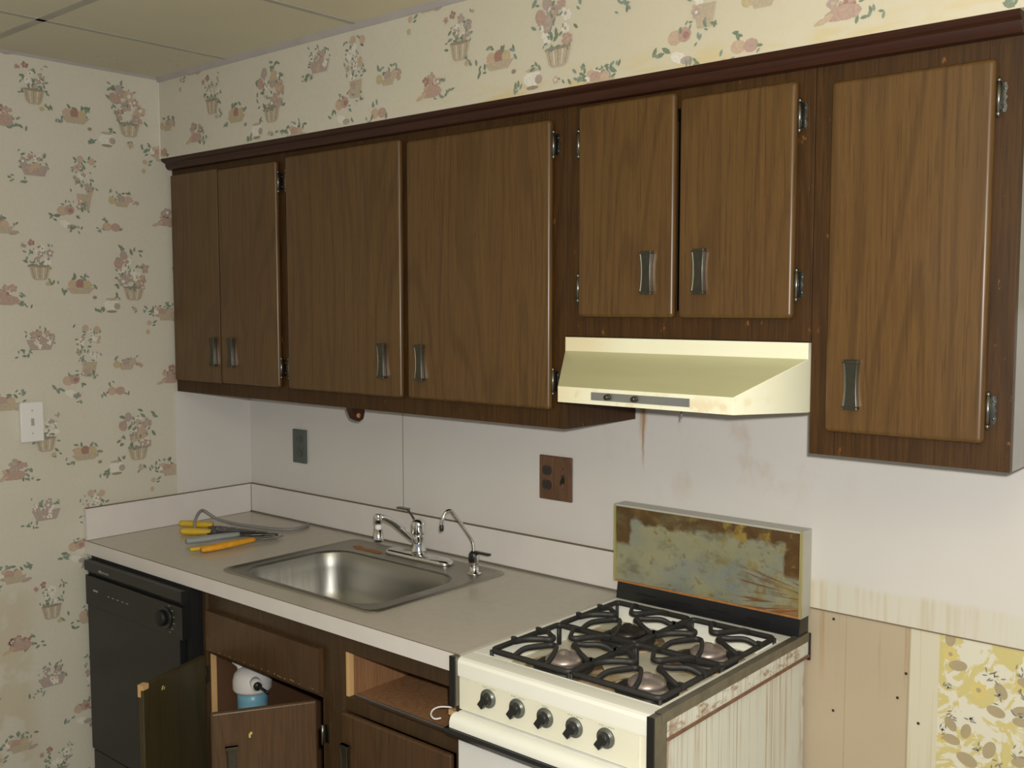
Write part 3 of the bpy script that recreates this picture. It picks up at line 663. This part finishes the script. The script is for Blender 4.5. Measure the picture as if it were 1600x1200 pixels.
grip('handle', bez([(.440, -.550, zt+.010), (.452, -.51, zt+.010), (.464, -.46, zt+.011), (.476, -.345, zt+.012)], 6), .0085, 'yellow', t, label='yellow handle')
MB().tube(bez([(.482, -.34, zt+.010), (.490, -.300, zt+.010), (.497, -.262, zt+.009), (.492, -.225, zt+.007)], 5), [.006]*5+[.009]*6+[.005]*5, seg=8, flat=.7).build('jaws', 'toolsteel', t)
b = MB().tube(bez([(.150, -.352, zt+.0065), (.143, -.345, zt+.030), (.125, -.318, zt+.052), (.110, -.290, zt+.055), (.125, -.268, zt+.036), (.150, -.250, zt+.020), (.225, -.225, zt+.009), (.312, -.196, zt+.0065), (.38, -.176, zt+.0065), (.425, -.150, zt+.0065), (.438, -.115, zt+.0065), (.425, -.070, zt+.0065), (.405, -.045, zt+.0065)], 7), .0058, seg=10)
tag(b.build('cable', 'cable', None), 'stiff grey cable arching behind the tools across the counter', 'cable')

# ---------------------------------------------------------------- wall plates
t = thing('light_switch', 'white toggle light switch on the floral left wall', 'light switch', (.0, -.858, 1.27))
b = MB().box(.0006, .024, -.890, -.826, 1.277, 1.396, 0); b.build('box', 'white', t, .003)
MB().box(.0245, .030, -.895, -.821, 1.272, 1.401, 0).build('cover_plate', 'white', t, .003)
MB().box(.0302, .0312, -.863, -.853, 1.325, 1.349, 0).build('toggle_slot', 'toggle', t)
MB().prism([(.0313, -.861, 1.331), (.0313, -.855, 1.331), (.0313, -.855, 1.344), (.0313, -.861, 1.344)], [(.040, -.860, 1.327), (.040, -.856, 1.327), (.039, -.856, 1.335), (.039, -.860, 1.335)]).build('toggle', 'toggle', t)
for z in (1.300, 1.374): MB().lathe([(.0028, .0), (.0024, .0008)], (.0302, -.858, z), 'x', seg=8).build('screw', 'toggle', t)
def recept(b, x, z, y, s=1.):
    P = [(math.cos(a)*.0165*s, max(-.0135*s, min(.0135*s, math.sin(a)*.0165*s))) for a in [2*PI*k/20 for k in range(20)]]
    b.prism([(x+p, y, z+q) for p, q in P], [(x+p, y-.003, z+q) for p, q in P], 0)
    for dx in (-.006, .006): b.box(x+dx*s-.001, x+dx*s+.001, y-.0034, y-.003, z-.001, z+.007, 1)
    b.lathe([(.0022, 0), (.0022, -.0004)], (x, y-.003, z-.006), 'y', seg=8, mat=1)
t = thing('outlet', 'grey-green duplex outlet on the backsplash near the corner', 'outlet', (.318, -.005, 1.13))
MB().box(.281, .355, -.016, -.0055, 1.133, 1.257, 0).build('cover_plate', 'greenplate', t, .002)
for z in (1.222, 1.170): r_ = MB(); recept(r_, .318, z, -.0162); r_.build('receptacle', ['greenplate', 'socket'], t)
MB().lathe([(.0028, 0), (.0022, -.001)], (.318, -.0162, 1.196), 'y', seg=8).build('screw', 'dullchrome', t)
t = thing('outlet', 'wide brown woodgrain wall plate with outlet and switch, left of the stove', 'outlet', (1.521, -.005, 1.14))
MB().box(1.461, 1.582, -.0125, -.0055, 1.142, 1.273, 0).build('cover_plate', 'brownplate', t, .003)
for z in (1.229, 1.186): r_ = MB(); recept(r_, 1.491, z, -.0127); r_.build('receptacle', ['socket', 'black'], t)
MB().box(1.545, 1.556, -.0135, -.0127, 1.195, 1.220, 0).prism([(1.547, -.0135, 1.20), (1.554, -.0135, 1.20), (1.554, -.0135, 1.212), (1.547, -.0135, 1.212)], [(1.548, -.026, 1.192), (1.553, -.026, 1.192), (1.553, -.025, 1.199), (1.548, -.025, 1.199)]).build('toggle', 'socket', t)
for z in (1.177, 1.238): MB().lathe([(.0025, 0), (.002, -.0008)], (1.5505, -.0127, z), 'y', seg=8).build('screw', 'socket', t)

# ---------------------------------------------------------------- base cabinets
BY = -.650
def T_hinge(hx, hy, ang): return Matrix.Translation((hx, hy, 0)) @ Matrix.Rotation(ang, 4, 'Z')
t = thing('base_cabinet', 'brown sink base cabinet with both doors swung open', 'cabinet', (.97, -.33, 0))
cx0, cx1 = .664, 1.283
b = MB(); Yb = BY+.019
b.box(cx0, cx0+.015, Yb, -.02, .0, .867, 0).box(cx1-.015, cx1, Yb, -.02, .0, .867, 0).box(cx0+.015, cx1-.015, Yb, -.02, .10, .115, 0).box(cx0+.015, cx1-.015, -.03, -.02, .115, .70, 0)
b.box(cx0+.015, cx1-.015, -.58, -.56, 0, .10, 0)
b.box(.700, .7015, -.629, -.03, .116, .66, 0)
b.build('carcass', ['inside'], t)
b = MB().box(cx0, .698, BY, Yb, .0, .867, 0).box(1.235, cx1, BY, Yb, .0, .867, 0).box(.698, 1.235, BY, Yb, .665, .867, 0).box(.698, 1.235, BY, Yb, .1, .13, 0)
b.box(.6985, .7045, BY+.001, Yb, .13, .664, 1)
b.build('face_frame', ['lowframe', 'pale'], t, .001)
b = MB().box(.705, 1.240, BY-.0175, BY-.0005, .682, .803)
for k in range(26):
    x = .72+RN.random()*.50; z = .6855+RN.random()*.004; q = RN.uniform(.002, .008)
    b.poly([(x, BY-.0178, z), (x+q, BY-.0178, z+.0005), (x+q*.7, BY-.0178, z+RN.uniform(.0015, .003))], 1)
d = b.build('false_drawer_front', ['lowdoor', 'yellowchip'], t)
def open_door(hx, hy, ex, ey, z0, z1, face_out, hpos, matf, matb, side):
    v = Vector((ex-hx, ey-hy)); L = v.length; ang = math.atan2(v.y, v.x); T = T_hinge(hx, hy, ang)
    # local: x along the door from hinge; outer face on local +y if face_out>0
    b = MB(); b.T = T; o0, o1 = (0, .018)
    if face_out > 0: b.box(0, L, -.018, 0, z0, z1, 0)
    else: b.box(0, L, 0, .018, z0, z1, 0)
    return b, T, L
b, T, L = open_door(.684, -.6715, .772, -.926, .135, .664, -1, 0, 0, 0, 0)
dl = b.build('door', 'olive', t, .005, 3)
b = MB(); b.T = T; b.box(L-.022, L+.0006, -.0004, .0186, .650, .6646); b.box(L-.004, L+.0007, -.0004, .010, .63, .655); b.build('chipped_corner', 'pale', dl, label='chipped pale corner')
b = MB(); b.T = T
for u, z in ((.185, .628), (.192, .629), (.19, .633)): b.lathe([(.0045, .0012), (.004, .0002)], (u, .0182, z), 'y', seg=8)
b.build('bumper', 'yellowchip', dl, label='pale dab of glue')
for z in (.60, .20):
    b = MB(); b.tube([(.693, -.664, z-.027), (.693, -.664, z+.027)], .005, seg=8); b.box(.684, .697, -.6535, -.6505, z-.024, z+.024); b.build('hinge', 'bronze', dl)
b, T, L = open_door(1.238, -.6715, 1.103, -.909, .135, .664, 1, 0, 0, 0, 0)
dr = b.build('door', 'lowdoor', t, .007, 3)
hb = handle_mb((L-.052, 0), .475, .573, T @ Matrix.Rotation(PI, 4, 'Z') @ Matrix.Translation((-2*(L-.052), 0, 0)) if False else T)
hb.build('handle', ['bronze', 'dullchrome'], dr, .0006) if False else None
# the outer face of this door is local -y after the half turn: place the pull there
Tn = T
v = Vector((1.103-1.238, -.909+.6715)).normalized(); nrm = Vector((-v.y, v.x))           # left-hand normal
to_cam = Vector((3.36-1.17, -2.34+.79))
if nrm.dot(to_cam) < 0: nrm = -nrm
c = Vector((1.238, -.6715))+v*(L-.050)
xa = Vector((-v.x, -v.y, 0)); ya = Vector((-nrm.x, -nrm.y, 0)); zz = Vector((0, 0, 1))
Th = Matrix((xa, ya, zz)).transposed().to_4x4()
# distance of the outer face from the hinge line
off = 0.0 if (T.to_3x3() @ Vector((0, 1, 0))).xy.dot(nrm) > 0 else .018
Th.translation = Vector((c.x+nrm.x*off, c.y+nrm.y*off, 0))
handle_mb((0, 0), .475, .573, Th).build('handle', ['bronze', 'dullchrome'], dr, .0006)
b = MB(); b.T = Th; b.box(.044, .049, -.0012, -.0001, .588, .599); b.box(.047, .053, -.0011, -.0001, .596, .603); b.build('chip', 'yellowchip', dr, label='small yellow chip')
for z in (.57, .20):
    b = MB(); b.tube([(1.2475, -.663, z-.027), (1.2475, -.663, z+.027)], .0045, seg=8); b.box(1.246, 1.260, -.6530, -.6505, z-.024, z+.024); b.build('hinge', 'dullchrome', dr)

# cabinet with the missing drawer, beside the stove
t = thing('base_cabinet', 'brown base cabinet with its drawer missing, beside the stove', 'cabinet', (1.52, -.33, 0))
ex0, ex1 = 1.284, 1.756
b = MB()
b.box(ex0, ex0+.015, Yb, -.02, 0, .867, 0).box(ex1-.015, ex1, Yb, -.02, 0, .867, 0).box(ex0+.015, ex1-.015, Yb, -.02, .10, .115, 0).box(ex0+.015, ex1-.015, -.03, -.02, .115, .867, 0)
b.box(ex0+.015, ex1-.015, Yb+.012, -.03, .682, .690, 1); b.box(1.318, 1.332, Yb, -.05, .69, .83, 1); b.box(ex0+.015, ex1-.015, -.045, -.03, .69, .86, 1)
b.build('carcass', ['inside', 'inner'], t)
b = MB().box(ex0, 1.330, BY, Yb, 0, .867, 0).box(1.730, ex1, BY, Yb, 0, .867, 0).box(1.330, 1.730, BY, Yb, .812, .867, 0).box(1.330, 1.730, BY, Yb, .655, .693, 0).box(1.33, 1.73, BY, Yb, .1, .13, 0)
b.box(1.3302, 1.342, BY+.0005, Yb-.001, .6935, .8115, 1)
b.build('face_frame', ['lowframe', 'pale'], t, .001)
MB().box(1.346, 1.72, -.632, -.628, .6935, .6975).build('drawer_runner', 'plate', t, label='thin metal runner strip')
d = MB().box(1.327, 1.727, BY-.0175, BY-.0005, .135, .655).build('door', 'lowdoor', t, .007, 3)
handle_mb((1.352, BY-.018), .478, .576).build('handle', ['bronze', 'dullchrome'], d, .0006)
for z in (.56, .20): hinge_mb(1.7315, BY, z, 1).build('hinge', 'dullchrome', d)
MB().box(1.69, 1.729, -.635, -.50, .735, .748).build('drawer_guide', 'pale', t)
b = MB().tube(bez([(1.695, -.628, .752), (1.672, -.645, .752), (1.658, -.655, .744), (1.664, -.668, .737), (1.680, -.672, .733), (1.692, -.662, .735)], 5), .0022, seg=6)
b.build('wire_loop', 'white', t, label='white wire loop hanging in the drawer opening')

# white and blue filter under the sink
t = thing('water_filter', 'white-topped blue canister standing inside the open sink cabinet', 'water filter', (.775, -.46, .115))
qx, qy, qz = .772, -.552, .515
MB().lathe([(.040, .1155-qz), (.043, .13-qz), (.046, 0.0), (.046, .032)], (qx, qy, qz), seg=28).build('canister', 'blue', t)
MB().lathe([(.056, .030), (.059, .038), (.059, .060), (.054, .080), (.038, .098), (.018, .104), (.004, .105)], (qx, qy, qz), seg=28).build('cap', 'offwhite', t)
MB().tube([(qx+.04, qy-.02, qz+.068), (qx+.075, qy-.035, qz+.068)], .017, seg=14).build('port', 'offwhite', t)
MB().tube([(qx+.0755, qy-.0352, qz+.068), (qx+.082, qy-.038, qz+.068)], .0125, seg=14).tube(bez([(qx+.08, qy-.037, qz+.068), (qx+.11, qy-.045, qz+.072), (qx+.15, qy-.05, qz+.07)], 4), .004, seg=8).build('outlet_hose', 'knob', t, label='black outlet hose')
MB().tube(bez([(qx-.022, qy-.012, qz+.086), (qx-.034, qy-.024, qz+.104), (qx-.046, qy-.036, qz+.120), (qx-.060, qy-.048, qz+.142), (qx-.062, qy-.050, qz+.20)], 5), [.012]*5+[.009]*5+[.0055]*11, seg=10).build('inlet_hose', 'offwhite', t)

# ---------------------------------------------------------------- dishwasher
t = thing('dishwasher', 'black built-in dishwasher under the left end of the counter', 'dishwasher', (.34, -.33, 0))
dx0, dx1 = .048, .657
MB().box(dx0, dx1, -.655, -.03, .02, .866).build('tub', 'dwdark', t)
MB().box(dx0+.02, dx1-.02, -.62, -.60, 0, .10).build('kick_panel', 'dwdark', t)
MB().box(dx0, dx1-.004, -.684, -.655, .2, .8660).build('door_body', 'dwdark', t)
cp = MB()
cp.box(dx0+.004, .648, -.712, -.684, .826, .858, 1)
cp.prism([(dx0+.01, -.706, .826), (dx0+.01, -.700, .808), (dx0+.01, -.684, .808), (dx0+.01, -.684, .826)], [(.645, -.706, .826), (.645, -.700, .808), (.645, -.684, .808), (.645, -.684, .826)], 0)
cp.box(dx0+.006, .648, -.710, -.684, .708, .808, 0)
cp.box(.105, .135, -.7108, -.7101, .760, .766, 2)
for k in range(5): cp.box(.20+k*.03, .212+k*.03, -.7108, -.7101, .758, .7605, 2)
for k in range(6):
    a = -1.1+k*.44; cp.box(.556+.046*math.cos(a)-.003, .556+.046*math.cos(a)+.006, -.7108, -.7101, .760+.046*math.sin(a), .762+.046*math.sin(a), 2)
cp.build('control_panel', ['dw', 'dw2', 'grey'], t)
MB().box(dx0+.006, .625, -.706, -.684, .205, .7065).build('door_panel', 'dw', t, .003)
MB().lathe([(.034, 0), (.034, -.003), (.030, -.004)], (.556, -.7102, .760), 'y', seg=28).build('dial_ring', 'dw2', t)
MB().lathe([(.025, 0), (.024, -.014), (.018, -.017), (.003, -.018)], (.548, -.7145, .760), 'y', seg=20).build('dial', 'dwdark', t)
b = MB()
for k in range(7): b.box(.150+k*.0098, .150+k*.0098+(.0075 if k < 2 else .005), -.7127, -.7121, .8315, .8395 if k < 2 else .837)
b.build('badge', 'grey', t, label='small grey lettering')
MB().box(dx0+.006, .640, -.700, -.684, .112, .198).build('lower_panel', 'dw', t, .003)

# ---------------------------------------------------------------- stove
t = thing('gas_stove', 'old white four-burner gas stove with baked grease and rust-streaked side', 'stove', (2.045, -.33, 0))
sx0, sx1 = 1.7785, 2.313; ST = .911; SF = -.690
wx0, wx1, wy0, wy1, wz = 1.810, 2.284, -.636, -.112, .868
# body
b = MB().box(sx0+.004, sx1-.008, -.655, -.012, .03, .86, 0)
b.build('oven_body', ['sside'], t, .002)
b = MB()
b.box(sx0, 2.296, SF+.012, -.640, .868, .9105, 0)
b.box(sx0, 2.296, -.6400, wy0, .868, ST, 0).box(sx0, 2.296, wy1, -.050, .868, ST, 0).box(sx0, wx0, wy0, wy1, .868, ST, 0).box(wx1, 2.296, wy0, wy1, .868, ST, 0)
lip = [(SF+.012, .8685), (SF-.004, .8685), (SF-.005, .900), (SF-.002, .907), (SF+.005, .9105), (SF+.012, ST)]
b.prism([(sx0, y, z) for y, z in lip], [(2.296, y, z) for y, z in lip], 0)
b.box(wx0+.02, wx1-.02, -.108, -.100, ST, ST+.003, 0)
ct = b.build('cooktop', ['enamel'], t)
b = MB(); b.box(wx0-.001, wx1+.001, wy0-.001, wy1+.001, wz-.006, wz, 0); b.build('burner_well', 'well', t)
b = MB().box(2.2965, sx1, -.675, -.012, .868, ST+.0035, 0).box(2.2965, sx1+.0025, -.675, -.012, .893, ST+.004, 0); b.build('edge_strip', 'capside', t, .001)
b = MB().box(sx1-.004, sx1+.0005, -.655, -.012, .858, .8925, 0).box(sx1-.004, sx1+.004, -.655, -.012, .853, .860, 1); b.build('side_flange', ['sside', 'brownrust'], t, .001)
MB().box(sx1-.004, sx1+.004, -.012, .0-.0062, .845, .9125).build('rear_bracket', 'black', t)
# front end caps
for (a, c) in ((1.7605, 1.7778), (2.2968, 2.3135)):
    b = MB().box(a, c, SF-.014, SF-.010, .797, .9135, 0).box(a, c, SF-.010, -.6845 if a < 2 else -.6555, .797, .9125, 1); b.build('end_cap', ['black', 'capside'], t, .0006)
# control panel
b = MB().box(sx0+.001, 2.2955, SF, -.655, .790, .8675, 0)
b.add([], []); b.box(sx0+.03, 2.272, SF-.003, SF, .797, .864, 0)
lab = b
for i, x in enumerate((1.872, 1.957, 2.035, 2.113, 2.193)):
    k = MB().lathe([(.0215, 0), (.0210, -.004), (.0165, -.005), (.0165, -.0055)], (x, SF-.0033, .838), 'y', seg=28).build('knob', 'knobskirt', t)
    pb = MB().lathe([(.0150, -.0058), (.0125, -.014), (.011, -.0155)], (x, SF-.0033, .838), 'y', seg=20)
    pb.T = Matrix.Translation((x, 0, .838)) @ Matrix.Rotation(.62, 4, 'Y') @ Matrix.Translation((-x, 0, -.838))
    pb.box(x-.008, x+.008, SF-.0033-.018, SF-.0033-.0058, .838-.0215, .838+.010)
    pb.build('pointer', 'knob', k, .001)
    lab.box(x-.0004, x+.0004, SF-.0036, SF-.0031, .8600, .8665-.0035, 1)
    # tiny worn words over each knob
    for q, n_ in ((-.018, 4), (.004, 5)) if i != 2 else ((-.009, 5),):
        for j in range(n_): lab.box(x+q+j*.0035, x+q+j*.0035+.0020, SF-.0034, SF-.0030, .8608+(.0003 if j % 2 else 0), .8628, 1)
lab.build('control_panel', ['ctrl', 'grey'], t)
# oven door and handle
b = MB().box(sx0+.004, 2.296, -.700, -.6555, .12, .7885, 0).build('oven_door', 'ovendoor', t, .004)
hb = [(-.7005, .787), (-.712, .787), (-.722, .781), (-.726, .770), (-.726, .757)]
H = [(sx0+.002, y, z) for y, z in hb]+[(sx0+.002, -.7005, .757)]
H2 = [(2.298, y, z) for _, y, z in H]
hh = MB().prism(H, H2, 0, True); b = hh.build('oven_handle', 'enamel', b, .001)
hv = MB().prism([(sx0-.010, -.731, .7565), (sx0-.010, -.733, .748), (sx0-.010, -.724, .736), (sx0-.010, -.7005, .734), (sx0-.010, -.7005, .7565)], [(2.302, -.731, .7565), (2.302, -.733, .748), (2.302, -.724, .736), (2.302, -.7005, .734), (2.302, -.7005, .7565)]); hv.build('handle_underside', 'black', b)
# backguard
gx0, gx1, gz0, gz1, gy = 1.764, 2.3128, .957, 1.171, -.056
bg = MB()
bg.box(gx0, gx1, -.052, -.0065, gz0, gz1, 1)
fr = .006
bg.box(gx0, gx0+fr, gy-.003, -.052, gz0, gz1, 2).box(gx1-fr, gx1, gy-.003, -.052, gz0, gz1, 2).box(gx0+fr, gx1-fr, gy-.003, -.052, gz1-.005, gz1, 1).box(gx0+fr, gx1-fr, gy-.003, -.052, gz0, gz0+.005, 3)
g = bg.build('backguard', ['guard', 'guardside', 'guardedge', 'rust'], t)
# dished stainless face
R0, R1 = [], []; n = 14; vs = []; fs = []
for k in range(n+1):
    u = k/n; z = gz0+.005+(gz1-gz0-.010)*u; y = -.0528-.0035*math.sin(PI*u)*0-.0015+.012*max(0, u-.55)**1.2*0
    y = -.0548-.0019*math.cos(2*PI*u*1.1)
    vs += [(gx0+fr, y, z), (gx1-fr, y, z)]
for k in range(n): fs.append((2*k, 2*k+1, 2*k+3, 2*k+2))
MB().add(vs, fs, 0, True).build('guard_face', 'guard', g, fix=False, label='stainless face browned with baked grease')
b = MB().prism([(1.7765, -.064, ST+.0002), (1.7765, -.056, gz0), (1.7765, -.010, gz0), (1.7765, -.010, ST+.0002)], [(gx1-.002, -.064, ST+.0002), (gx1-.002, -.056, gz0), (gx1-.002, -.010, gz0), (gx1-.002, -.010, ST+.0002)])
for k in range(4): b.box(1.84+k*.11, 1.90+k*.11, -.0635, -.061, .932, .936)
b.build('riser', 'black', t, .001)
# burners and grates
def grate(cx, cy, hw, hd, zt_):
    b = MB(); r = .0052; z = zt_
    # square frame
    P = rrect(cx-hw, cx+hw, cy-hd, cy+hd, .012, z, 3); P.append(P[0]); b.tube(P, r, seg=8, flat=1.4)
    for ang in range(4):
        a = ang*PI/2; R = Matrix.Rotation(a, 3, 'Z'); hw_, hd_ = (hw, hd) if ang % 2 == 0 else (hd, hw)
        wd = .030
        if ang in (0, 2): pts = [(hw, -.046, 0), (hw*.72, -.040, .011), (.052, -.018, .012), (.034, -.008, .012), (.034, .008, .012), (.052, .018, .012), (hw*.72, .040, .011), (hw, .046, 0)]
        else: pts = [(hd, -.046, 0), (hd*.74, -.040, .011), (.052, -.018, .012), (.036, -.007, .012), (.036, .007, .012), (.052, .018, .012), (hd*.74, .040, .011), (hd, .046, 0)]
        Q = []
        for p in bez(pts, 4):
            q = R @ Vector(p); Q.append((cx+q.x, cy+q.y, z+q.z))
        b.tube(Q, .0050, seg=8, flat=1.5)
    for sx in (-1, 1):
        for sy in (-1, 1):
            b.tube([(cx+sx*hw, cy+sy*hd, z), (cx+sx*hw, cy+sy*hd, wz+.0005)], .005, seg=6)
            b.box(cx+sx*hw-.006, cx+sx*hw+.006, cy+sy*.046-.004, cy+sy*.046+.004, z-.004, z+.012)
    return b
HW, HD = .1125, .1245
for i, (bx, by) in enumerate(((1.936, -.503), (2.166, -.503), (1.936, -.241), (2.166, -.241))):
    dark = (i == 2)
    # dish opening with a raised lip
    bw = MB().lathe([(.094, .0006), (.092, .0035), (.088, .004), (.078, .0012), (.055, .0008), (.03, .0008), (.002, .0008)], (bx, by, wz), seg=32, cap=False)
    bw.build('drip_bowl', 'burn', t)
    bu = MB().lathe([(.047, .001), (.049, .006), (.046, .011), (.037, .013), (.038, .018), (.043, .020), (.042, .027), (.034, .034), (.020, .038), (.012, .040), (.010, .045), (.002, .046)], (bx, by, wz), seg=28)
    bu.build('burner', 'burnerdark' if dark else 'burner', t)
    MB().lathe([(.070, .0042), (.071, .010), (.060, .015), (.050, .013), (.048, .0042)], (bx, by, wz), seg=28, cap=False).build('burner_ring', 'iron', t)
    grate(2.048+(-HW-.003 if bx < 2 else HW+.003), -.372+(-HD-.0025 if by < -.4 else HD+.0025), HW, HD, ST+.008).build('grate', 'iron', t)
